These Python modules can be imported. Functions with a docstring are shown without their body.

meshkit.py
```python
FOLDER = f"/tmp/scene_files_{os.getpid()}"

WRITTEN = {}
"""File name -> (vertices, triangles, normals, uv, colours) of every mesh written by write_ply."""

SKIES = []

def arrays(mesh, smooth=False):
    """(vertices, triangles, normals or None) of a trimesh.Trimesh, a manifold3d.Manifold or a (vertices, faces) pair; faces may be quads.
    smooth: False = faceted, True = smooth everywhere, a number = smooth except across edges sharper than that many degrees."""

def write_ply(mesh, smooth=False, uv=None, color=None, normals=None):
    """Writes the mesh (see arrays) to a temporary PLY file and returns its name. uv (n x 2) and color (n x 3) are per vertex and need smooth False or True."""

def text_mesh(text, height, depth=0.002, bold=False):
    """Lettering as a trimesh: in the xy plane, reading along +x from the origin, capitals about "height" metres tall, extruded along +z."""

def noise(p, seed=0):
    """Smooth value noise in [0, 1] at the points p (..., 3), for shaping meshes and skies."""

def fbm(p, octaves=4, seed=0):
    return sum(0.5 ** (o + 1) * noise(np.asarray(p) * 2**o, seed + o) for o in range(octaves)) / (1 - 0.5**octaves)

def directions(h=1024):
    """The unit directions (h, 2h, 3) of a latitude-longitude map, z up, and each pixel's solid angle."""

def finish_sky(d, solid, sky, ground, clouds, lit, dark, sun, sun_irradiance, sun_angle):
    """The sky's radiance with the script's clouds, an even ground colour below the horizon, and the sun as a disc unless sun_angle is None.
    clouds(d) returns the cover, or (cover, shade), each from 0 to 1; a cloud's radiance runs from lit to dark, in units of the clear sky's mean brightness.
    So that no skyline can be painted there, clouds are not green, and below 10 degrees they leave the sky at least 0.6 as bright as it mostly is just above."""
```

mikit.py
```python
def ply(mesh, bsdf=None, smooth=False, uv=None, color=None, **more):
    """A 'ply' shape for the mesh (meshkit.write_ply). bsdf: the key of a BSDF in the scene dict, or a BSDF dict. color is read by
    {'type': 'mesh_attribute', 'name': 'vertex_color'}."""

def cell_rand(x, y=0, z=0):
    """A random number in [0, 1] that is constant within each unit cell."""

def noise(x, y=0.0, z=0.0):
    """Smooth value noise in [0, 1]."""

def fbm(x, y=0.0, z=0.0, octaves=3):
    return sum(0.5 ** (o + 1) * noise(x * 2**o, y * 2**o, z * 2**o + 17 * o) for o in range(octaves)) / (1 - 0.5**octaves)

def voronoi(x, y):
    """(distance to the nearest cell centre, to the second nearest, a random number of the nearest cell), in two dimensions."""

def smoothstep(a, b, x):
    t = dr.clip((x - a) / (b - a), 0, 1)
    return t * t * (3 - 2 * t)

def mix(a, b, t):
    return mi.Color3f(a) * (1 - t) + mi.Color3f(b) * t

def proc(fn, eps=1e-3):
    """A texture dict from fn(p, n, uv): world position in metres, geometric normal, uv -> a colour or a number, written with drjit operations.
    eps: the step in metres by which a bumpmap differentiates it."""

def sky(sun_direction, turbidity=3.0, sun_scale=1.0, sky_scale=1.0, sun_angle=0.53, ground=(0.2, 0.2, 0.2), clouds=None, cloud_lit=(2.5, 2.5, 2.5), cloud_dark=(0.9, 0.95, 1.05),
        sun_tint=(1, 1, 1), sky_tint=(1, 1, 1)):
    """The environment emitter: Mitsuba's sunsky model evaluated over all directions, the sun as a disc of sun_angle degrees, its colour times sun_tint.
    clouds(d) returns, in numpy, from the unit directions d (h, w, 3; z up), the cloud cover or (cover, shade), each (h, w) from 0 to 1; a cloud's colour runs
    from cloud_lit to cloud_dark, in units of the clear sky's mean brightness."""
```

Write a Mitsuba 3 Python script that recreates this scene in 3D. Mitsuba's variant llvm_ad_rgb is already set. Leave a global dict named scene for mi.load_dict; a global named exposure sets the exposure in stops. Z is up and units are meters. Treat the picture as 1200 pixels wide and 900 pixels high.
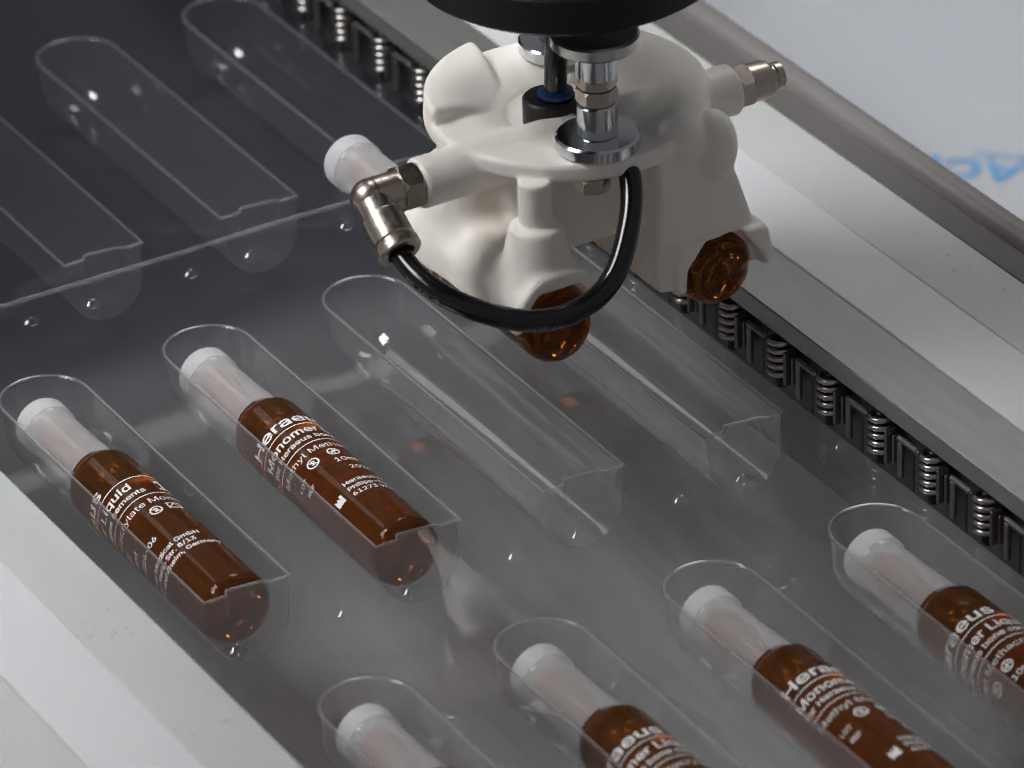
import math
import random

import drjit as dr
import mitsuba as mi
import numpy as np
import shapely
import shapely.geometry as sg
import trimesh

import meshkit
import mikit
from mikit import fbm, mix, noise, proc, smoothstep

random.seed(7)
rng = np.random.default_rng(7)
T = mi.ScalarTransform4f
MM = 0.001
scene, labels = {}, {}

# ------------------------------------------------------------------ camera, lamps, exposure
CAM_EYE = np.array([957.39, -557.43, 666.22])
CAM_AIM = np.array([-46.07, 8.25, 0.0])
CAM_ROLL = -0.036290
FWD = (CAM_AIM - CAM_EYE) / np.linalg.norm(CAM_AIM - CAM_EYE)
RIGHT = np.cross(FWD, [0, 0, 1.0])
RIGHT /= np.linalg.norm(RIGHT)
UP = np.cross(RIGHT, FWD)
UP = -math.sin(CAM_ROLL) * RIGHT + math.cos(CAM_ROLL) * UP
FOCUS = float((np.array([-35.0, -25.0, 12.0]) - CAM_EYE) @ FWD) * MM
scene["camera"] = {
    "type": "thinlens", "fov": 10.459, "fov_axis": "x", "near_clip": 0.05, "far_clip": 50.0,
    "aperture_radius": 0.0052, "focus_distance": FOCUS,
    "to_world": T().look_at(origin=(CAM_EYE * MM).tolist(), target=(CAM_AIM * MM).tolist(), up=UP.tolist()),
}
exposure = 0.5
scene["room_light"] = {"type": "constant", "radiance": {"type": "rgb", "value": [0.105, 0.105, 0.109]}}


def rgb(*c):
    return {"type": "rgb", "value": list(map(float, c))}


def bsdf(key, d, two=True):
    scene[key] = {"type": "twosided", "nested": d} if two else d
    return key


bsdf("m_lamp_case", {"type": "diffuse", "reflectance": rgb(.6, .6, .6)})
N_LAMPS = [0]


def lamp(label, centre, aim, w, h, radiance, col=(1, 1, 1)):
    """A lamp panel, some of them added for their effect: a housing and its glowing diffuser, both real boxes well away from the machine."""
    N_LAMPS[0] += 1
    key = "scene_lamp" + ("" if N_LAMPS[0] == 1 else f"_{N_LAMPS[0] - 1:03d}")
    c, a = np.array(centre, float), np.array(aim, float)
    m = T().look_at(origin=(c * MM).tolist(), target=(a * MM).tolist(), up=[0, 0, 1] if abs((a - c)[2]) < .95 * np.linalg.norm(a - c) else [1, 0, 0])
    box = trimesh.creation.box([w + 40, h + 40, 40])
    box.apply_translation([0, 0, -24])
    box.apply_scale(MM)
    scene[key + "__housing"] = mikit.ply(box, "m_lamp_case", to_world=m)
    pane = trimesh.creation.box([w, h, 4])
    pane.apply_scale(MM)
    d = mikit.ply(pane, "m_lamp_case", to_world=m)
    d["emitter"] = {"type": "area", "radiance": rgb(*(radiance * np.array(col)))}
    scene[key + "__diffuser"] = d
    labels[key] = {"label": label, "category": "lamp"}


# ------------------------------------------------------------------ small helpers
def ref(d):
    return {"type": "ref", "id": d}


def numbered(base):
    k, n = base, 0
    while k in scene or any(s.startswith(k + "__") for s in scene):
        n += 1
        k = f"{base}_{n:03d}"
    return k


def put(name, mesh, mat, parent=None, smooth=False, to_world=None):
    """One entry of the scene from a mesh in millimetres."""
    key = numbered((parent + "__" if parent else "") + name)
    if not isinstance(mesh, dict):
        if isinstance(mesh, tuple):
            mesh = trimesh.Trimesh(mesh[0], mesh[1], process=False)
        mesh = mesh.copy()
        mesh.apply_scale(MM)
        mesh = mikit.ply(mesh, mat, smooth=smooth)
    d = dict(mesh)
    if to_world is not None:
        d["to_world"] = to_world
    scene[key] = d
    return key


def tag(key, label, cat=None, group=None, kind=None):
    labels[key] = {"label": label}
    for a, b in (("category", cat), ("group", group), ("kind", kind)):
        if b:
            labels[key][a] = b


def cat(ms):
    return trimesh.util.concatenate(ms)


def box(x0, x1, y0, y1, z0, z1, r=0.0):
    """A box with its edges chamfered by r."""
    if r <= 0:
        b = trimesh.creation.box([x1 - x0, y1 - y0, z1 - z0])
    else:
        pts = []
        for i in range(3):
            e = [(x1 - x0) / 2 - r, (y1 - y0) / 2 - r, (z1 - z0) / 2 - r]
            e[i] += r
            pts += [[sx * e[0], sy * e[1], sz * e[2]] for sx in (-1, 1) for sy in (-1, 1) for sz in (-1, 1)]
        b = trimesh.convex.convex_hull(np.array(pts))
    b.apply_translation([(x0 + x1) / 2, (y0 + y1) / 2, (z0 + z1) / 2])
    return b


def lathe(profile, n=64):
    """Revolve (radius, height) points about z; end radii of 0 close it. Outward normals for a profile that rises."""
    p = np.array(profile, float)
    a = np.linspace(0, 2 * np.pi, n, endpoint=False)
    V = np.stack([p[:, None, 0] * np.cos(a), p[:, None, 0] * np.sin(a), np.repeat(p[:, 1:2], n, 1)], -1).reshape(-1, 3)
    F = []
    for i in range(len(p) - 1):
        for j in range(n):
            k = (j + 1) % n
            A, B, Cc, D = i * n + j, i * n + k, (i + 1) * n + k, (i + 1) * n + j
            if p[i, 0] > 1e-9:
                F.append([A, B, Cc] if p[i + 1, 0] > 1e-9 else [A, B, D])
            if p[i + 1, 0] > 1e-9:
                F.append([A, Cc, D])
    m = trimesh.Trimesh(V, F, process=False)
    m.merge_vertices()
    return m


def aim(m, o, d):
    """Turn a mesh built along +z so that it points along d from the point o."""
    m = m.copy()
    m.apply_transform(trimesh.geometry.align_vectors([0, 0, 1], np.array(d, float) / np.linalg.norm(d)))
    m.apply_translation(o)
    return m


def chamfer_cyl(r, z0, z1, c=.5, n=48):
    return lathe([(0, z0), (r - c, z0), (r, z0 + c), (r, z1 - c), (r - c, z1), (0, z1)], n)


def hexnut(r, z0, z1):
    """A hexagon with rounded-off corners at both ends."""
    h = trimesh.creation.cylinder(r, z1 - z0, sections=6)
    h.apply_translation([0, 0, (z0 + z1) / 2])
    cone = lathe([(0, z0 - .01), (r * .90, z0 - .01), (r * 1.01, z0 + .7), (r * 1.01, z1 - .7), (r * .90, z1 + .01), (0, z1 + .01)], 48)
    return trimesh.boolean.intersection([h, cone], engine="manifold")


def spline(pts, n):
    from scipy.interpolate import CubicSpline
    p = np.array(pts, float)
    t = np.r_[0, np.cumsum(np.linalg.norm(np.diff(p, axis=0), axis=1))]
    return CubicSpline(t, p)(np.linspace(0, t[-1], n))


def tube(path, r, n=20, closed_ends=True):
    path = np.array(path, float)
    t = np.gradient(path, axis=0)
    t /= np.linalg.norm(t, axis=1, keepdims=True)
    u = np.cross(t[0], [0.3, 0.2, 1.0])
    u /= np.linalg.norm(u)
    V, a = [], np.linspace(0, 2 * np.pi, n, endpoint=False)
    frames = []
    for p, d in zip(path, t):
        u = u - d * (u @ d)
        u /= np.linalg.norm(u)
        w = np.cross(d, u)
        frames.append((p, d, u.copy(), w))
        V.append(p + r * (np.cos(a)[:, None] * u + np.sin(a)[:, None] * w))
    m = len(path)
    V = np.vstack(V)
    j = np.arange(n)
    F = []
    for i in range(m - 1):
        A, B = i * n + j, i * n + (j + 1) % n
        F += [np.stack([A, B, B + n], 1), np.stack([A, B + n, A + n], 1)]
    F = np.vstack(F)
    if closed_ends:
        V = np.vstack([V, path[0], path[-1]])
        F = np.vstack([F, np.stack([(j + 1) % n, j, j * 0 + m * n], 1), np.stack([(m - 1) * n + j, (m - 1) * n + (j + 1) % n, j * 0 + m * n + 1], 1)])
    return trimesh.Trimesh(V, F, process=False), frames


# ------------------------------------------------------------------ materials
def scratch(p, n, uv):
    return 0.24 + 0.22 * fbm(p.x * 60, p.y * 420, p.z * 60) + 0.05 * noise(p.x * 900, p.y * 900)


bsdf("m_satin", {"type": "principled", "base_color": proc(lambda p, n, uv: mix((.31, .31, .30), (.37, .37, .36), fbm(p.x * 40, p.y * 500, p.z * 40))),
                 "metallic": .75, "roughness": proc(lambda p, n, uv: 0.30 + 0.12 * fbm(p.x * 30, p.y * 300, p.z * 30)), "specular": .5})
bsdf("m_white", {"type": "principled", "base_color": proc(lambda p, n, uv: mix((.60, .59, .61), (.555, .545, .56), smoothstep(.45, .9, fbm(p.x * 25, p.y * 60, p.z * 25)))),
                 "roughness": .34, "specular": .5})
bsdf("m_pale", {"type": "principled", "base_color": proc(lambda p, n, uv: mix(mix((.50, .515, .49), (.455, .47, .45), fbm(p.x * 18, p.y * 50, p.z)), (.30, .30, .28),
                                                                              .6 * smoothstep(.90, .94, noise(p.x * 700, p.y * 700, 3)) * smoothstep(.6, .8, noise(p.x * 45, p.y * 45, 9)))),
                "roughness": .38, "specular": .5})
bsdf("m_dark_metal", {"type": "principled", "base_color": rgb(.12, .113, .11), "metallic": .0, "roughness": .5, "specular": .3})
bsdf("m_tube_metal", {"type": "principled", "base_color": rgb(.25, .23, .226), "metallic": .3, "roughness": .33})
bsdf("m_black_hole", {"type": "diffuse", "reflectance": rgb(.012, .012, .013)})
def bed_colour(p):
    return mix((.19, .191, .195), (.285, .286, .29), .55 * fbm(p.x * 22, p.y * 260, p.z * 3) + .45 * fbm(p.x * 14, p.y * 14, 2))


bsdf("m_bed", {"type": "principled", "base_color": proc(lambda p, n, uv: mix((.026, .028, .036), bed_colour(p), smoothstep(-.150, -.005, p.x + .05 * (fbm(p.x * 20, p.y * 14, 5) - .5)))), "roughness": .45, "specular": .4})  # shade towards the far end is painted into the bed colour
bsdf("m_shade_plate", {"type": "principled", "base_color": proc(lambda p, n, uv: mix((.012, .0135, .019), (.026, .028, .036), fbm(p.x * 60, p.y * 60, p.z * 10))), "roughness": .5, "specular": .3})
bsdf("m_hood_low", {"type": "principled", "base_color": rgb(.07, .08, .105), "roughness": .5})
bsdf("m_hood", {"type": "principled", "base_color": rgb(.22, .22, .225), "roughness": .5})
bsdf("m_chrome", {"type": "principled", "base_color": rgb(.60, .62, .64), "metallic": 1.0, "roughness": .13})
bsdf("m_steel", {"type": "principled", "base_color": rgb(.52, .50, .48), "metallic": 1.0, "roughness": .22})
bsdf("m_nickel", {"type": "principled", "base_color": proc(lambda p, n, uv: mix((.47, .40, .34), (.58, .51, .45), fbm(p.x * 400, p.y * 400, p.z * 400))), "metallic": 1.0,
                  "roughness": proc(lambda p, n, uv: .22 + .2 * noise(p.x * 1500, p.y * 1500, p.z * 1500))})
bsdf("m_spring", {"type": "principled", "base_color": rgb(.50, .475, .46), "metallic": 1.0, "roughness": .25})
bsdf("m_clip", {"type": "principled", "base_color": rgb(.075, .072, .07), "metallic": .5, "roughness": .4})
bsdf("m_link", {"type": "principled", "base_color": rgb(.22, .21, .20), "metallic": .9, "roughness": .35})
bsdf("m_black", {"type": "principled", "base_color": rgb(.008, .008, .009), "roughness": .45, "specular": .35})
bsdf("m_hose", {"type": "principled", "base_color": rgb(.006, .006, .007), "roughness": .14, "specular": .55})
bsdf("m_blue", {"type": "principled", "base_color": rgb(.006, .035, .12), "roughness": .35})
bsdf("m_nylon", {"type": "bumpmap", "arbitrary": proc(lambda p, n, uv: .00004 * noise(p.x * 2500, p.y * 2500, p.z * 2500) + .00012 * fbm(p.x * 300, p.y * 300, p.z * 300), eps=1e-4),
                 "nested": {"type": "principled", "base_color": proc(lambda p, n, uv: mix((.845, .805, .745), (.80, .76, .70), fbm(p.x * 90, p.y * 90, p.z * 90))), "roughness": .42, "specular": .45}})
bsdf("m_ink", {"type": "diffuse", "reflectance": rgb(.80, .79, .78)})
bsdf("m_hose_ink", {"type": "diffuse", "reflectance": rgb(.16, .16, .17)})
bsdf("m_foil", {"type": "principled", "base_color": proc(lambda p, n, uv: mix((.45, .465, .50), (.49, .505, .535), fbm(p.x * 9, p.y * 9, 1))), "roughness": .35, "specular": .4})
bsdf("m_foil_ink", {"type": "diffuse", "reflectance": rgb(.12, .36, .68)})
bsdf("m_film", {"type": "thindielectric", "int_ior": 1.5}, two=False)
HAZE = {"type": "principledthin", "base_color": rgb(.85, .86, .88), "roughness": .35, "diff_trans": 1.0, "spec_trans": 0.0, "eta": 1.5}
bsdf("m_pocket", {"type": "blendbsdf", "weight": .042, "a": {"type": "thindielectric", "int_ior": 1.5}, "b": HAZE}, two=False)
bsdf("m_rim", {"type": "blendbsdf", "weight": .13, "a": {"type": "thindielectric", "int_ior": 1.6}, "b": HAZE}, two=False)
bsdf("m_glass", {"type": "blendbsdf", "weight": .22, "a": {"type": "dielectric", "int_ior": 1.5, "ext_ior": 1.0, "specular_transmittance": rgb(.60, .32, .12)},
                 "b": {"type": "twosided", "nested": {"type": "diffuse", "reflectance": rgb(.17, .066, .020)}}}, two=False)
bsdf("m_bubble", {"type": "dielectric", "int_ior": 1.0, "ext_ior": 1.5, "specular_transmittance": rgb(1, 1, 1)}, two=False)
bsdf("m_cap_rim", {"type": "blendbsdf", "weight": .56, "a": {"type": "thindielectric", "int_ior": 1.45},
                   "b": {"type": "principledthin", "base_color": rgb(.97, .98, .99), "roughness": .4, "diff_trans": 1.0, "spec_trans": 0.0, "eta": 1.45}}, two=False)
bsdf("m_liquid", {"type": "principled", "base_color": rgb(.25, .135, .06), "roughness": .3, "specular": .2}, two=False)
bsdf("m_cap", {"type": "blendbsdf", "weight": .50, "a": {"type": "thindielectric", "int_ior": 1.45},
               "b": {"type": "principledthin", "base_color": rgb(.97, .97, .98), "roughness": .45, "diff_trans": 1.0, "spec_trans": 0.0, "eta": 1.45}}, two=False)

# ------------------------------------------------------------------ machine frame (rails on both sides of the film)
X0, X1 = -460.0, 190.0
pb = [(X0, -70), (X0, -22)] + [(-148.3 + 108.2 * t, -62 + 40 * (1 - t * t * (3 - 2 * t))) for t in np.linspace(0, 1, 24)] + [(X1, -62), (X1, -70)]
bed_m = trimesh.creation.extrude_polygon(sg.Polygon(pb), 192.8, engine="earcut")
bed_m.vertices = bed_m.vertices[:, [0, 2, 1]] + [0, -124, 0]
bed_m.invert()
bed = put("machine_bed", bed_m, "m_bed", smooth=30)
tag(bed, "grey brushed steel machine bed under the clear film, with shade painted dark towards its far end", kind="structure")


def rail(sgn, yin, side, inner):
    """The guide plate, white strip and pale strip that run along one edge of the film; y grows away from the film."""
    def bx(a, b, z0, z1, r):
        ya, yb = sorted((yin + sgn * a, yin + sgn * b))
        return box(X0, X1, ya, yb, z0, z1, r)
    g = put("guide_plate", bx(0, 17.2, 12.5, 18.0, .35), inner)
    tag(g, f"{'satin grey steel' if side == 'right' else 'pale grey'} guide plate along the {side} edge of the clear film", "plate")
    w = put("white_strip", bx(17.3, 37.4, 10, 18.2, .3), "m_white")
    tag(w, f"glossy white plastic strip between grey strips on the {side} of the machine", "strip")
    p = put("pale_strip", bx(37.5, 57.0, 10, 18.0, .4), "m_pale")
    tag(p, f"pale green-grey painted strip outside the white strip on the {side}", "strip")


rail(1, 61.7, "right", "m_satin")
rail(-1, -123.5, "left", "m_pale")
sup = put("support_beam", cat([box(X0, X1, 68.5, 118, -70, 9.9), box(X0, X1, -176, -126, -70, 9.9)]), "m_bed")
tag(sup, "black support under the guide plates beside the chain", "beam")
base = put("edge_rail", box(X0, X1, 121.6, 132, -40, 12.5, .5), "m_dark_metal", None)
tube_m, _ = tube([[X0, 131.2, 17.4], [X1, 131.2, 17.4]], 4.0, 40)
del scene[base]
er = "edge_rail"
put("base_strip", box(X0, X1, 118.8, 132, -40, 17.7, .5), "m_dark_metal", er)
put("round_bar", tube_m, "m_tube_metal", er, smooth=40)
tag(er, "dark metal edge rail with a brushed round bar beyond the right pale strip", "rail")
side_panel = put("side_panel", box(-620, 420, 148, 760, -122, -118), "m_foil")
tag(side_panel, "blue-grey panel covered in protective foil beyond the rail, top right", kind="structure")


def flat_text(s, height, bold=False, stretch=1.0, max_edge=None):
    """Only the front faces of the lettering, as a flat sheet in the xy plane."""
    t = meshkit.text_mesh(s, height, 1.0, bold)
    f = t.faces[t.face_normals[:, 2] > .9]
    m = trimesh.Trimesh(t.vertices * [stretch, 1, 0], f, process=False)
    m.remove_unreferenced_vertices()
    m.merge_vertices()
    if max_edge:
        v, fc = trimesh.remesh.subdivide_to_size(m.vertices, m.faces, max_edge)
        m = trimesh.Trimesh(v, fc, process=False)
    return m


# ------------------------------------------------------------------ clear film with its pockets and dimples
PITCH, ROW, LEN, HW, DEPTH = 44.0, 158.4157, 112.3, 10.5, 18.0
YC = {1: -88.0, 2: -44.0, 3: 0.0, 4: 44.0}


def wave(x, y):
    p = np.stack([np.asarray(x) / 46.0, np.asarray(y) / 30.0, np.zeros_like(x)], -1)
    q = np.stack([np.asarray(x) / 17.0 + 9, np.asarray(y) / 15.0, np.zeros_like(x)], -1)
    return .42 * (meshkit.noise(p, 3) - .5) + .07 * (meshkit.noise(q, 5) - .5)


def outline(hw, off=0.0, notch=1.0, nside=26, narc=28, nnear=40):
    """Plan of a pocket at half width hw: flat notched near end at x = 0, round far end. Anticlockwise."""
    f = np.linspace(-1, 1, nnear)
    d = notch * (2.1 * (np.clip((f + .50) / .10, 0, 1) ** 2 * (3 - 2 * np.clip((f + .50) / .10, 0, 1))) * (1 - .45 * np.clip((f + .4) / .8, 0, 1))
                 * (1 - np.clip((f - .42) / .14, 0, 1) ** 2 * (3 - 2 * np.clip((f - .42) / .14, 0, 1))))
    near = np.stack([off - d, f * hw], 1)
    xe = -LEN + HW
    a = np.linspace(0, np.pi, narc)
    arc = np.stack([xe - np.sin(a) * hw, np.cos(a) * hw], 1)
    s1 = np.stack([np.linspace(off, xe, nside)[1:-1], np.full(nside - 2, hw)], 1)
    s2 = np.stack([np.linspace(xe, off, nside)[1:-1], np.full(nside - 2, -hw)], 1)
    return np.vstack([near, s1, arc, s2])


FIL = 1.0
RINGS = []
for k in np.linspace(0, 1, 7):                       # rolled rim
    t = k * np.pi / 2
    RINGS.append((HW + FIL * (1 - math.sin(t)), FIL * (1 - math.sin(t)), -FIL * (1 - math.cos(t)), 1.0))
for d in np.linspace(FIL, DEPTH - HW, 6)[1:]:
    RINGS.append((HW - .02 * d, .05 * d, -d, max(0, 1 - d / 8.5)))
for t in np.linspace(0, np.pi / 2, 15)[1:]:
    hw = (HW - .15) * math.cos(t)
    RINGS.append((max(hw, .02), .38 + 1.2 * math.sin(t), -(DEPTH - HW) - HW * math.sin(t), 0.0))


def pocket_mesh(x, y):
    V, n = [], None
    for hw, off, z, nt in RINGS:
        o = outline(hw, off, nt)
        n = len(o)
        zz = wave(x + o[:, 0], y + o[:, 1]) * max(0, 1 + z / 4) + z
        V.append(np.column_stack([o[:, 0] + x, o[:, 1] + y, zz]))
    j = np.arange(n)
    F = []
    for i in range(len(RINGS) - 1):
        A, B = i * n + j, i * n + (j + 1) % n
        F += [np.stack([A, B, B + n], 1), np.stack([A, B + n, A + n], 1)]
    V = np.vstack(V)
    warp = .16 * (meshkit.noise(V / 9.0, 11) - .5)[:, None] * np.clip(-V[:, 2:] / 6, 0, 1)
    return trimesh.Trimesh(V + warp * np.array([1, 1, .6]), np.vstack(F), process=False)


film = "blister_film"
holes, pockets, dimples = [], [], []
for row in (-1, 0, 1):
    for c in (1, 2, 3, 4):
        pockets.append((row * ROW, YC[c]))
        holes.append(sg.Polygon(outline(HW + FIL, FIL) + [row * ROW, YC[c]]))
DIM = [(2.4, 0), (2.15, .1), (1.85, .36), (1.5, .76), (1.1, 1.08), (.75, 1.26), (.38, 1.36), (.0, 1.4)]
for row in (-1, 0):
    for c in (1, 2, 3, 4):
        for s in (-1, 1):
            dimples.append((row * ROW + 20.9, YC[c] + s * 13.6))
            holes.append(sg.Point(dimples[-1]).buffer(DIM[0][0], 6))
region = sg.box(X0 + 10, -119, 150, 61.3).difference(shapely.union_all(holes))
V, F, nv = [], [], 0
CELL = 7.0
for gx in np.arange(X0 + 10, 150, CELL):
    for gy in np.arange(-119, 61.3, CELL):
        part = region.intersection(sg.box(gx, gy, min(gx + CELL, 150), min(gy + CELL, 61.3)))
        for g in getattr(part, "geoms", [part]):
            if g.geom_type != "Polygon" or g.area < 1e-6:
                continue
            v, f = trimesh.creation.triangulate_polygon(g, engine="earcut")
            V.append(v)
            F.append(f + nv)
            nv += len(v)
V, F = np.vstack(V), np.vstack(F)
sheet = trimesh.Trimesh(np.column_stack([V, wave(V[:, 0], V[:, 1])]), F, process=False)
sheet.merge_vertices(digits_vertex=5)
vx, vy = sheet.vertices[:, 0], sheet.vertices[:, 1]
gn = np.column_stack([-(wave(vx + .5, vy) - wave(vx - .5, vy)), -(wave(vx, vy + .5) - wave(vx, vy - .5)), np.ones(len(vx))])
gn /= np.linalg.norm(gn, axis=1, keepdims=True)
scene[film + "__sheet"] = {"type": "ply", "filename": meshkit.write_ply((sheet.vertices * MM, sheet.faces), normals=gn), "face_normals": False, "bsdf": ref("m_film")}
for x, y in pockets:
    pk = put("pocket", pocket_mesh(x, y), "m_pocket", film, smooth=50)
    o = outline(HW + .35, .35)
    o = np.column_stack([o[:, 0] + x, o[:, 1] + y, wave(x + o[:, 0], y + o[:, 1]) + .12])
    rimm, _ = tube(np.vstack([o, o[:1]]), .26, 8, False)
    put("rim", rimm, "m_rim", pk, smooth=True)
for x, y in dimples:
    m = lathe(DIM[::1], 24)
    m.vertices = m.vertices + np.column_stack([np.full(len(m.vertices), x), np.full(len(m.vertices), y), wave(m.vertices[:, 0] + x, m.vertices[:, 1] + y)])
    put("dimple", m, "m_film", film, smooth=True)
crease, _ = tube([[-148.0, y, .20 + float(wave(np.array([-148.0]), np.array([y]))[0])] for y in np.linspace(-118, 60.8, 400)], .48, 10)
put("crease", crease, "m_pocket", film, smooth=True)
tag(film, "clear thermoformed plastic film with rows of long deep pockets", "packaging film")

# ------------------------------------------------------------------ gripper chain along the right edge
turns = np.linspace(0, 5.2 * 2 * np.pi, 150)
sx, sy = -13.1, 63.4
coil, _ = tube(np.stack([2.95 * np.cos(turns), 2.95 * np.sin(turns), np.linspace(.6, 11.4, 150)], 1), .74, 9)
brk = cat([box(-10.6, -8.8, -3.4, -2.2, .6, 10.4, .3), box(-10.7, -2.6, -3.45, -2.15, 10.2, 11.6, .35)])
sidep = box(4.2, 5.2, -2.6, .6, .6, 9.6, .3)
hook = box(5.6, 6.4, -1.4, .8, 1.0, 8.6, .3)
back = box(-13.4, 7.9, 3.4, 4.8, -8, 11.9, .4)
pin = chamfer_cyl(1.6, -2, 11.9, .3, 16)
kit = {}
for name, m, mat, sm in (("back_plate", back, "m_clip", False), ("side_plate", cat([sidep, hook]), "m_link", False), ("bracket", brk, "m_link", False),
                         ("spring", coil, "m_spring", True), ("pin", pin, "m_black", 40)):
    m = m.copy()
    m.apply_scale(MM)
    kit[name] = mikit.ply(m, mat, smooth=sm)
for i in range(-16, 8):
    k = numbered("chain_clip")
    for name, d in kit.items():
        put(name, d, None, k, to_world=T().translate([(sx + 21.4 * i) * MM, sy * MM, 0]))
    tag(k, "steel chain clip with an upright coil spring beside the clear film", "chain clip", "spring clips of the transport chain along the right edge")

# ------------------------------------------------------------------ ampoules
RB, RN = 8.9, 3.3
prof = [(RB * math.sin(t) ** .9, 6.2 * (1 - math.cos(t))) for t in np.linspace(0, np.pi / 2, 16)] + [(RB, 40), (RB, 69.0), (8.6, 70.8), (7.7, 72.4), (6.2, 73.5), (4.9, 74.2), (3.9, 75.3), (RN, 77), (3.0, 80), (3.3, 84), (4.2, 89), (4.5, 93), (4.1, 97), (3.4, 98.6), (2.4, 99.8), (1.2, 100.3), (0, 100.4)]
pr = np.array(prof)
glass = lathe(pr, 72)
bub = lathe([(0, 59.2), (1.5, 59.3), (2.8, 59.9), (3.9, 61.4), (4.6, 64), (4.8, 67), (4.4, 69.6), (3.3, 71.2), (1.6, 72), (0, 72.2)], 40)
bub.vertices = bub.vertices * [.9, 1.1, 1] + [2.6, 0, 0]
lq = [(0, 1.4)] + [((RB - 1.3) * math.sin(t) ** .9, 1.4 + 5.4 * (1 - math.cos(t))) for t in np.linspace(.15, np.pi / 2, 12)]
liq = lathe([(a, b + 4.6) for a, b in lq] + [(RB - 1.3, 57.5), (RB - 1.9, 58.3), (0, 57.6)], 56)
rimr = lathe([(6.2, 98.4), (6.86, 98.5), (6.9, 103.2), (6.6, 103.9), (5.9, 104.05), (5.9, 103.95)], 64)
capp = [(6.5, 103.6), (6.75, 103.0), (6.75, 98.6), (6.45, 98.2), (6.35, 97.5), (6.45, 86), (6.9, 74.2)]
cap_m = lathe([(0, 103.9)] + [(5.9, 103.9)] + capp, 64)


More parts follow.
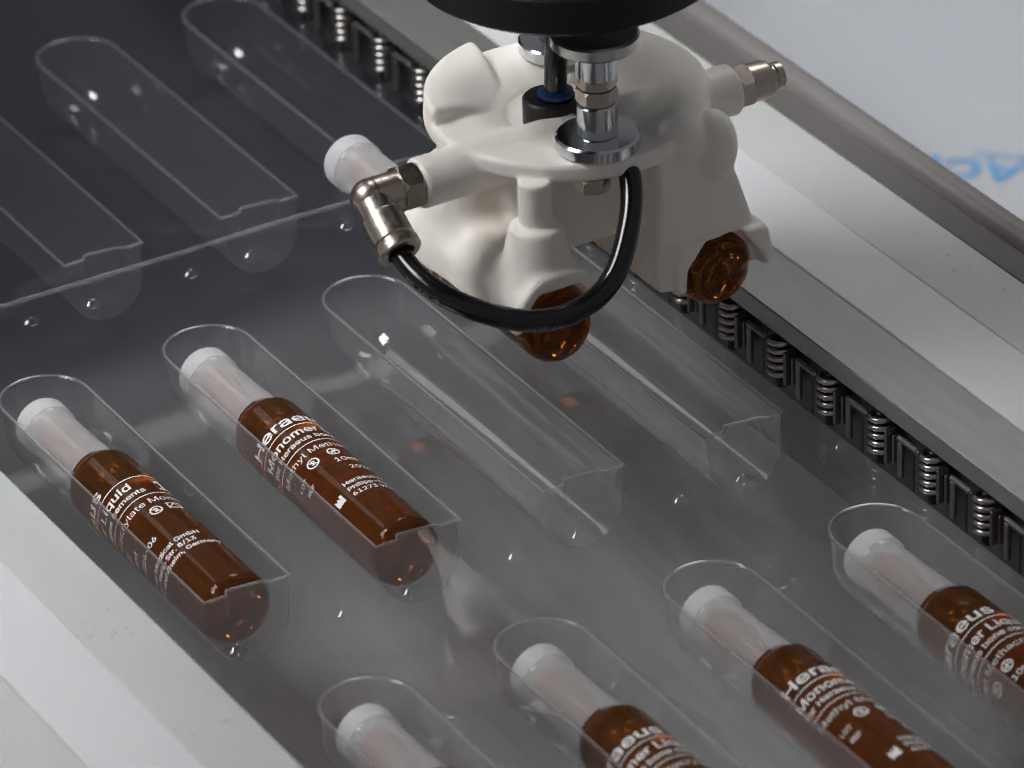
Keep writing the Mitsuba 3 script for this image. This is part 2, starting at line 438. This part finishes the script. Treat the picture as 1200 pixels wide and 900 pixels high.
def text_on_body(items):
    """Lettering wrapped round the body: each item is (text, height, x of its baseline below the shoulder, angle of its start, bold, stretch)."""
    ms = []
    for it in items:
        if it[0] == "ring":
            _, xb, w, a0, a1 = it
            n = 40
            a = np.linspace(math.radians(a0), math.radians(a1), n)
            V = np.vstack([np.column_stack([a * RB, np.full(n, -xb + w)]), np.column_stack([a * RB, np.full(n, -xb)])])
            j = np.arange(n - 1)
            m = trimesh.Trimesh(np.column_stack([V, np.zeros(len(V))]), np.vstack([np.stack([j + n, j + n + 1, j + 1], 1), np.stack([j + n, j + 1, j], 1)]), process=False)
        elif it[0] == "shape":
            _, poly, xb, a0 = it
            v, f = trimesh.creation.triangulate_polygon(poly, engine="earcut")
            m = trimesh.Trimesh(np.column_stack([v, np.zeros(len(v))]), f, process=False)
            v, f = trimesh.remesh.subdivide_to_size(m.vertices, m.faces, 1.0)
            m = trimesh.Trimesh(v + [math.radians(a0) * RB, -xb, 0], f, process=False)
        else:
            s, h, xb, a0, bold, st = it
            m = flat_text(s, h, bold, st, 1.2)
            m.vertices = m.vertices + [math.radians(a0) * RB, -xb, 0]
        th = m.vertices[:, 0] / RB
        R = RB + .16
        m.vertices = np.column_stack([R * np.sin(th), R * np.cos(th), 70.5 + m.vertices[:, 1]])   # x: round, y: outwards, z: along the axis
        ms.append(m)
    return cat(ms)


def ring_icon(r, bar=True, cross=False):
    g = sg.Point(0, 0).buffer(r, 12).difference(sg.Point(0, 0).buffer(r * .76, 12))
    if bar:
        g = g.union(sg.LineString([(-r * .6, r * .6), (r * .6, -r * .6)]).buffer(r * .11)).union(sg.box(-r * .25, -r * .45, r * .25, -r * .2)).union(sg.LineString([(-r * .25, .2 * r), (0, r * .5), (r * .3, .2 * r), (-.2 * r, -.3 * r)]).buffer(r * .1))
    if cross:
        g = g.union(sg.LineString([(-r * .75, 0), (r * .75, 0)]).buffer(r * .12)).union(sg.LineString([(0, -r * .75), (0, r * .75)]).buffer(r * .12)).union(sg.LineString([(-r * .5, -r * .5), (r * .5, r * .5)]).buffer(r * .1))
    return g


LABEL = [("Heraeus", 3.3, 13.6, -78, True, 1.35),
         ("ring", 15.2, .32, -82, 172), ("Monomer Liquid", 2.6, 19.2, -80, True, 1.12), ("for Heraeus bone cements", 1.7, 22.2, -80, True, 1.12),
         ("10", 4.6, 22.0, 150, True, 1.0),
         ("ring", 24.0, .32, -82, 172), ("Methyl Methacrylate Monomer", 1.95, 27.6, -80, False, 1.16),
         ("shape", ring_icon(1.7), 31.0, -18), ("shape", ring_icon(1.6, False, True), 30.4, 20), ("shape", ring_icon(1.6), 31.0, 118),
         ("shape", sg.box(-1.9, -1.3, 1.9, 1.3).difference(sg.box(-1.55, -.95, 1.55, .95)).union(sg.LineString([(-1.5, -.9), (0, .8), (1.5, -.9)]).buffer(.14)), 30.6, 150),
         ("10ml", 1.7, 35.2, 8, True, 1.1), ("2024-06", 1.6, 39.4, 18, True, 1.1),
         ("LOT", 1.3, 33.6, -66, True, 1.0), ("REF", 1.3, 37.0, -62, True, 1.0),
         ("Heraeus Medical GmbH", 1.45, 45.0, -14, True, 1.1), ("Philipp-Reis-Str. 8/13", 1.4, 47.4, -14, True, 1.1), ("61273 Wehrheim, Germany", 1.4, 49.8, -14, True, 1.1),
         ("shape", sg.box(-1.3, -1.3, 1.3, .4).union(sg.Polygon([(-1.3, .4), (-1.3, 1.5), (-.4, .5), (-.4, 1.5), (.5, .5), (.5, 1.6), (1.3, 1.6), (1.3, .4)])), 47.6, -34)]
PRINT = text_on_body(LABEL)
# the pieces as they lie: axis z of the mesh runs towards -x of the world, y of the mesh up
LIE = np.array([[0, 0, -1, 0], [1, 0, 0, 0], [0, 1, 0, 0], [0, 0, 0, 1.0]])


def shape_of(m, mat, sm):
    m = m.copy()
    m.apply_scale(MM)
    return mikit.ply(m, mat, smooth=sm)


SH = {"glass_body": shape_of(glass, "m_glass", True), "air_bubble": shape_of(bub, "m_bubble", True), "cap": shape_of(cap_m, "m_cap", 40), "cap_rim": shape_of(rimr, "m_cap_rim", 40), "label_print": shape_of(PRINT, "m_ink", False)}


def ampoule(x, y, z, spin, label, group):
    k = numbered("ampoule")
    r = np.eye(4)
    c, s = math.cos(math.radians(spin)), math.sin(math.radians(spin))
    r[:2, :2] = [[c, s], [-s, c]]
    put_at = np.eye(4)
    put_at[:3, 3] = [x * MM, y * MM, z * MM]
    up_w, turned = put_at @ LIE, put_at @ LIE @ r
    g = put("glass_body", SH["glass_body"], None, k, to_world=T(up_w))
    r2 = np.eye(4)
    r2[:3, :3] = [[0, 1, 0], [-1, 0, 0], [0, 0, 1]]          # the bubble lies under the upper side
    r2[:3, :3] = [[0, -1, 0], [1, 0, 0], [0, 0, 1]]
    put("air_bubble", SH["air_bubble"], None, g, to_world=T(up_w @ r2))
    cp = put("cap", SH["cap"], None, k, to_world=T(up_w))
    put("rim", SH["cap_rim"], None, cp, to_world=T(up_w))
    put("label_print", SH["label_print"], None, k, to_world=T(turned))
    tag(k, label, "ampoule", group)
    return k


AZ = -DEPTH + RB + .5
PRE = "brown ampoule with frosted cap, "
G1 = "ampoules lying in the film pockets"
ampoule(-1.6, YC[1], AZ, -128, PRE + "in the pocket nearest the left rail", G1)
ampoule(-1.6, YC[2], AZ, -12, PRE + "second from the left rail, beside the empty middle pocket", G1)
ampoule(ROW - 1.6, YC[1], AZ, 30, PRE + "cut off at the bottom edge, leftmost of the front row", G1)
ampoule(ROW - 1.6, YC[2], AZ, -50, PRE + "second from the left in the front row", G1)
ampoule(ROW - 1.6, YC[3], AZ, 14, PRE + "third from the left in the front row", G1)
ampoule(ROW - 1.6, YC[4], AZ, -62, PRE + "at the right edge of the photo beside the spring chain", G1)
G2 = "ampoules held by the white gripper"
ampoule(-4.5, 0.0, 35.4, 60, PRE + "held by the gripper behind the black hose", G2)
ampoule(-6.0, 44.0, 36.4, 130, PRE + "held by the gripper on its right side", G2)

# ------------------------------------------------------------------ gripper body: one continuous printed part, from a signed distance field
GX, GY = -40.0, 22.0


def smin(a, b, k):
    h = np.clip(.5 + .5 * (b - a) / k, 0, 1)
    return b * (1 - h) + a * h - k * h * (1 - h)


def smax(a, b, k):
    return -smin(-a, -b, k)


def s_box(p, lo, hi, r=1.0):
    lo, hi = np.array(lo, float), np.array(hi, float)
    q = np.abs(p - (lo + hi) / 2) - (hi - lo) / 2 + r
    return np.linalg.norm(np.maximum(q, 0), axis=-1) + np.minimum(q.max(-1), 0) - r


def s_cyl(p, c, ax, r, lo, hi, rr=.6, r2=None):
    """A cylinder (or cone frustum, r at lo and r2 at hi) along axis ax."""
    i, j = [k for k in range(3) if k != ax]
    d = np.hypot(p[..., i] - c[0], p[..., j] - c[1])
    h = p[..., ax]
    if r2 is not None:
        t = (h - lo) / (hi - lo)
        sl = math.hypot(1, (r2 - r) / (hi - lo))
        a = (d - (r + (r2 - r) * np.clip(t, -.2, 1.2))) / sl + rr
    else:
        a = d - r + rr
    b = np.abs(h - (lo + hi) / 2) - (hi - lo) / 2 + rr
    return np.minimum(np.maximum(a, b), 0) + np.hypot(np.maximum(a, 0), np.maximum(b, 0)) - rr


def s_poly_x(p, pts, x0, x1, rr=.8):
    """A convex polygon in (y, z), anticlockwise, extruded from x0 to x1."""
    pts = np.array(pts, float)
    d = None
    for a, b in zip(pts, np.roll(pts, -1, 0)):
        e = (b - a) / np.linalg.norm(b - a)
        dist = (p[..., 1] - a[0]) * e[1] - (p[..., 2] - a[1]) * e[0]
        d = dist if d is None else smax(d, dist, rr * 1.5)
    return smax(d, np.abs(p[..., 0] - (x0 + x1) / 2) - (x1 - x0) / 2, rr * 1.5)


def s_ell(p, c, r):
    q = (p - np.array(c)) / np.array(r)
    k = np.linalg.norm(q, axis=-1)
    return (k - 1) * min(r)


VZ = 36.4


def body_sdf(p):
    x, y, z = p[..., 0], p[..., 1], p[..., 2]
    rad = np.hypot(x - GX, y - GY)
    disc = s_cyl(p, (GX, GY), 2, 33, 70, 74.6, 1.2)
    # raised shoulders left and right of the slot
    ring = s_cyl(p, (GX, GY), 2, 33.0, 71, 78.8, 1.4)
    left = smax(ring, np.maximum(x + 45.5, y - 15.5), 1.6)
    right = smax(ring, np.maximum(30.0 - y, x + 12), 1.6)
    d = smin(disc, smin(left, right, .6), 1.2)
    bowl = (rad - (15.5 + np.clip(z - 72.0, 0, 20) * 1.7)) * .55
    bowl = smax(bowl, 50.0 - z, 1.0)
    d = smax(d, -bowl, 3.0)
    # bosses for the air fittings
    d = smin(d, s_cyl(p, (-32.5, 69.0), 1, 6.0, -22.5, 20, 1.0), 1.5)
    d = smin(d, s_cyl(p, (-32.5, 69.0), 1, 6.2, 30, 62.5, 1.0), 1.5)
    # web between disc and the two clamps
    web = s_box(p, (-62, 4, 46), (-22, 40, 71), 2)
    d = smin(d, web, 2.5)
    # right clamp
    rc = s_poly_x(p, [(28, 34), (57, 36), (55.0, 45), (49.5, 62), (45, 73), (28, 73)], -64, -9.5, 1.2)
    d = smin(d, rc, 2.0)
    lip = s_poly_x(p, [(31.5, 31), (58, 36.5), (56, 46.5), (31.5, 47.5)], -66, -6.5, 1.0)
    d = smin(d, lip, 2.5)
    # left clamp: a saddle over the ampoule with two cones
    lc = s_poly_x(p, [(-12.5, 32), (12.5, 31), (12.0, 44), (6, 50), (-6, 50), (-12.0, 44)], -62, -7.0, 1.2)
    d = smin(d, lc, 2.5)
    d = smin(d, s_cyl(p, (-16.0, -1.0), 2, 10.8, 38, 60, 1.4, 6.0), 2.2)
    d = smin(d, s_cyl(p, (-16.0, -1.0), 2, 3.9, 54, 71, .6), 1.0)
    d = smin(d, s_cyl(p, (-49.0, -1.0), 2, 12.0, 38, 63, 2.0, 8.5), 4.0)
    d = smin(d, s_cyl(p, (-49.0, -1.0), 2, 6.0, 58, 71, 1.2), 2.0)
    # lobes under the right shoulder
    d = smin(d, s_ell(p, (-14.0, 36.0, 72.0), (7, 6.5, 7)), 1.2)
    d = smin(d, s_ell(p, (-12.0, 44.0, 68.5), (6, 6, 9)), 1.2)
    d = smax(d, -s_ell(p, (-22.0, 45.0, 80.5), (3.6, 3.6, 2.0)), .8)
    # channels for the ampoules
    for yc in (0.0, 44.0):
        ch = np.minimum(np.hypot(y - yc, z - VZ) - 9.35, np.maximum(np.abs(y - yc) - 9.35, z - VZ))
        d = smax(d, -ch, .7)
        nk = s_poly_x(p, [(yc - 11.5, 20), (yc + 11.5, 20), (yc + 11.0, 38.5), (yc + 5.0, 46.6), (yc - 5.5, 46.6), (yc - 10.2, 41.0)], -11.0, 30, .6)
        d = smax(d, -nk, .8)
    # nothing of the clamps below their jaws; a rising cut at the outer front corners
    d = smax(d, np.where(y < 18, 37.5, 35.0) - z, .8)
    return d


def surface_net(fn, lo, hi, h):
    """Naive surface nets: the zero level of fn as a quad mesh, vertices then pulled on to it."""
    ax = [np.arange(a, b + h, h) for a, b in zip(lo, hi)]
    P = np.stack(np.meshgrid(*ax, indexing="ij"), -1)
    D = fn(P)
    S = D < 0
    nx, ny, nz = D.shape
    cnt = np.zeros((nx - 1, ny - 1, nz - 1))
    acc = np.zeros((nx - 1, ny - 1, nz - 1, 3))
    for a in range(3):
        sl0 = [slice(None)] * 3
        sl1 = [slice(None)] * 3
        sl0[a], sl1[a] = slice(0, -1), slice(1, None)
        d0, d1 = D[tuple(sl0)], D[tuple(sl1)]
        cr = (d0 < 0) != (d1 < 0)
        t = np.where(cr, d0 / np.where(cr, d0 - d1, 1), 0)
        pos = P[tuple(sl0)] + 0.0
        pos[..., a] += t * h
        b, c = [k for k in range(3) if k != a]
        for ob in (0, 1):
            for oc in (0, 1):
                src = [slice(None)] * 3
                src[b] = slice(ob, D.shape[b] - 1 + ob)
                src[c] = slice(oc, D.shape[c] - 1 + oc)
                m = cr[tuple(src)]
                cnt += m
                acc += np.where(m[..., None], pos[tuple(src)], 0)
    act = cnt > 0
    idx = -np.ones(act.shape, int)
    idx[act] = np.arange(act.sum())
    V = acc[act] / cnt[act][:, None]
    F = []
    for a in range(3):
        b, c = (a + 1) % 3, (a + 2) % 3
        sl0, sl1 = [slice(None)] * 3, [slice(None)] * 3
        sl0[a], sl1[a] = slice(0, -1), slice(1, None)
        s0, s1 = S[tuple(sl0)], S[tuple(sl1)]
        e = np.argwhere(s0 != s1)
        ok = (e[:, b] > 0) & (e[:, c] > 0) & (e[:, b] < D.shape[b] - 1) & (e[:, c] < D.shape[c] - 1)
        e = e[ok]
        fl = s0[tuple(e.T)]
        q = []
        for ob, oc in ((-1, -1), (0, -1), (0, 0), (-1, 0)):
            g = e.copy()
            g[:, b] += ob
            g[:, c] += oc
            q.append(idx[tuple(g.T)])
        q = np.stack(q, 1)
        q[~fl] = q[~fl][:, ::-1]
        F.append(q)
    F = np.vstack(F)
    F = np.vstack([F[:, [0, 1, 2]], F[:, [0, 2, 3]]])
    for _ in range(2):
        e = .15
        g = np.stack([fn(V + np.eye(3)[k] * e) - fn(V - np.eye(3)[k] * e) for k in range(3)], -1) / (2 * e)
        V = V - np.clip(fn(V), -.4, .4)[:, None] * g / np.maximum((g * g).sum(1, keepdims=True), .25)
    return trimesh.Trimesh(V, F, process=False)


body = surface_net(body_sdf, (-84, -26, 27), (2, 68, 84), .6)
GR = "vacuum_gripper"
put("body", body, "m_nylon", GR, smooth=True)
labels[GR + "__body"] = {"label": "white printed plastic gripper body with two clamps and a round top plate"}


def standoff(x, y, z0, z1):
    s = put("standoff", cat([chamfer_cyl(4.7, z0 + 3, z0 + 12.0, .4), chamfer_cyl(4.7, z1 - 12.5, z1 - 3, .4), chamfer_cyl(2.6, z0 + 10, z1 - 8, .3, 24)]), "m_chrome", GR, smooth=35)
    o = [x, y, 0]
    scene.pop(s)
    m = cat([chamfer_cyl(4.7, z0 + 3.4, z0 + 11.5, .4), chamfer_cyl(4.7, z1 - 11.5, z1 - 3.2, .4), chamfer_cyl(2.6, z0 + 10, z1 - 8, .3, 24)])
    m.apply_translation(o)
    s = put("standoff", m, "m_chrome", GR, smooth=35)
    for nm, mm, mat in (("base_disc", chamfer_cyl(9.8, z0 + .05, z0 + 3.5, .5, 64), "m_chrome"), ("top_washer", chamfer_cyl(10.2, z1 - 3.5, z1, .6, 64), "m_steel"),
                        ("hex_nut", hexnut(4.9, z0 + 11.8, z0 + 15.4), "m_nickel"), ("hex_nut", hexnut(4.9, z0 + 15.8, z0 + 19.0), "m_nickel")):
        mm = mm.copy()
        mm.apply_translation(o)
        put(nm, mm, mat, s, smooth=35)
    return s


s1 = standoff(-16, 16, 74.6, 104.0)
n2 = hexnut(4.2, 66.8, 70.2)
n2.apply_translation([-12, 12, 0])
put("hex_nut", n2, "m_nickel", s1, smooth=35)
s2 = standoff(-63, 34, 74.6, 108.0)
col = chamfer_cyl(10.0, 88.0, 92.0, .6, 64)
col.apply_translation([-62, 34, 0])
put("collar", col, "m_chrome", s2, smooth=35)

pf = put("push_fitting", aim(chamfer_cyl(6.4, 0, 27.0, .5), [-39, 17, 50.5], [0, 0, 1]), "m_black", GR, smooth=35)
put("release_ring", aim(lathe([(0, 0), (3.7, 0), (4.2, .5), (4.2, 1.4), (3.2, 2.0), (0, 2.0)], 40), [-38, 18, 77.6], [0, 0, 1]), "m_blue", pf, smooth=35)
feed, _ = tube(spline([[-38, 18, 77], [-38, 18.5, 90], [-38, 20, 109]], 20), 2.7, 20)
put("feed_hose", feed, "m_hose", pf, smooth=True)

# air fittings: an elbow on the left, a plug on the right
BX, BZ = -32.5, 69.0
el = put("elbow_fitting", aim(lathe([(0, -34), (4.4, -34), (4.6, -33), (4.6, -27.5), (0, -27.5)], 40), [BX, 0, BZ], [0, 1, 0]), "m_nickel", GR, smooth=35)
put("hex_nut", aim(hexnut(5.9, -27.6, -22.7), [BX, 0, BZ], [0, 1, 0]), "m_nickel", el, smooth=35)
EC = np.array([BX, -34.5, BZ])
ED = np.array([12.7, 0, -7.6]) / np.linalg.norm([12.7, 0, -7.6])
ball = trimesh.creation.icosphere(3, 4.6)
ball.apply_translation(EC)
neck = aim(lathe([(0, 0), (4.3, 0), (4.3, 6), (0, 6)], 40), EC, ED)
put("elbow", cat([ball, neck]), "m_nickel", el, smooth=35)
put("sleeve", aim(lathe([(0, 5.5), (4.9, 5.5), (5.1, 6), (5.1, 12.2), (4.7, 12.6), (4.7, 13.1), (5.3, 13.5), (5.3, 15.4), (4.9, 15.9), (3.4, 15.9), (3.4, 14), (0, 14)], 40), EC, ED), "m_nickel", el, smooth=30)
rf = put("plug_fitting", aim(lathe([(0, 66.2), (4.3, 66.2), (4.7, 66.7), (4.7, 71.5), (4.2, 72.4), (3.0, 72.8), (3.0, 73.6), (3.3, 74.0), (3.3, 75.6), (2.2, 76.2), (0, 76.2)], 40), [BX, 0, BZ], [0, 1, 0]), "m_nickel", GR, smooth=30)
put("hex_nut", aim(hexnut(5.6, 62.6, 66.4), [BX, 0, BZ], [0, 1, 0]), "m_nickel", rf, smooth=35)

# hose loop from the elbow back under the disc
HP = EC + ED * 12
hose_pts = [HP, HP + ED * 7, [-4.5, -31.0, 55.2], [3.5, -22.0, 51.0], [6.5, -8.0, 48.1], [5.5, 5.0, 51.8], [0.5, 13.5, 60.5], [-6.0, 18.6, 67.5], [-11.0, 20.0, 73.0]]
hp = spline(hose_pts, 90)
hose_m, frames = tube(hp, 2.6, 28)
ho = put("hose", hose_m, "m_hose", GR, smooth=True)
arc = np.r_[0, np.cumsum(np.linalg.norm(np.diff(hp, axis=0), axis=1))]
FR = frames


def on_hose(txt, start, h, side):
    m = flat_text(txt, h, True, 1.05, .5)
    s = start + m.vertices[:, 0]
    q = m.vertices[:, 1]
    i = np.clip(np.searchsorted(arc, s) - 1, 0, len(arc) - 2)
    t = (s - arc[i]) / (arc[i + 1] - arc[i])
    c = hp[i] * (1 - t)[:, None] + hp[i + 1] * t[:, None]
    tan = np.array([FR[k][1] for k in i])
    out = side - tan * (tan @ side)[:, None]
    out /= np.linalg.norm(out, axis=1, keepdims=True)
    upv = np.cross(out, tan)
    a = (q - h / 2) / 2.75
    return trimesh.Trimesh(c + 2.68 * (np.cos(a)[:, None] * out + np.sin(a)[:, None] * upv), m.faces, process=False)


SIDE = -FWD * .9 + np.array([0, 0, -.75])
put("hose_print", cat([on_hose("SIL AAL O", 10, 1.35, SIDE), on_hose("6x4 SIL AAL", 38, 1.1, SIDE)]), "m_hose_ink", ho)
tag(GR, "white plastic vacuum gripper holding two ampoules above the film", "robot gripper")

FL = "robot_arm"
put("flange_disc", aim(lathe([(0, 108.5), (33.5, 108.5), (36, 110.2), (36, 118), (34, 120), (34, 150), (0, 150)], 96), [-38, 22, 0], [0, 0, 1]), "m_black", FL, smooth=30)
put("wrist", aim(lathe([(0, 149), (30, 149), (30, 330), (0, 330)], 64), [-38, 22, 0], [0, 0, 1]), "m_black", FL, smooth=30)
put("added_arm_link", box(-50, 105, -360, 60, 330.5, 440, 14), "m_black", FL)  # unseen link, placed and sized to shade the right front
tag(FL, "black round robot flange at the top of the photo above the gripper", "robot arm")

# ------------------------------------------------------------------ foil lettering on the far panel
t = flat_text("ACE", 11.2, True, 1.12)
small = cat([box(a, a + b, -4.9, -3.3, -.01, .01) for a, b in ((-6, 5.0), (0, 4.2), (5.2, 2.6), (8.6, 5.0), (14.4, 2.4))])
t = cat([t, small])
c, s = math.cos(math.radians(225)), math.sin(math.radians(225))
ft = t.copy()
ft.vertices = ft.vertices @ np.array([[c, -s, 0], [s, c, 0], [0, 0, 1]]).T + [-250.6, 302.4, -117.6]
put("foil_print", ft, "m_foil_ink", side_panel)

# ------------------------------------------------------------------ lamps, and unseen things added to be mirrored or to shade
lamp("bright ceiling lamp panel on the left above the machine", (-420, -1330, 1690), (-40, 0, 0), 1100, 800, 10.8)
lamp("added fill lamp panel on the right above the far end of the machine", (-900, 900, 1900), (-40, 40, 0), 900, 600, 4.6)  # added fill, brightens the strips on the right
lamp("lamp panel added high above the far end for streaks in the pockets", (-1750, -420, 1280), (-40, 0, 0), 700, 200, 0.8)  # unseen, added to mirror streaks into the pocket troughs
lamp("small spot lamp high on the left added for glints", (-700, -760, 1500), (-40, 0, 0), 60, 60, 100.0)  # added for point glints on film and glass
hood = "added_hood"  # unseen box added so the far film mirrors dark, then grey
put("lower_case", box(-760, -470, -330, 330, 22, 196, 4), "m_hood_low", hood)
put("upper_cover", box(-780, -490, -330, 330, 196.2, 290, 26), "m_hood", hood)
tag(hood, "unseen dark hood added upstream for the film to mirror", "added hood")
gd = put("added_shade_plate", box(-800, -200, -204, -190, 18.3, 220, 3), "m_shade_plate")  # added out of view to cast shade over the upstream bed
tag(gd, "unseen dark guard plate on the left rail beside the forming station", "blocker")
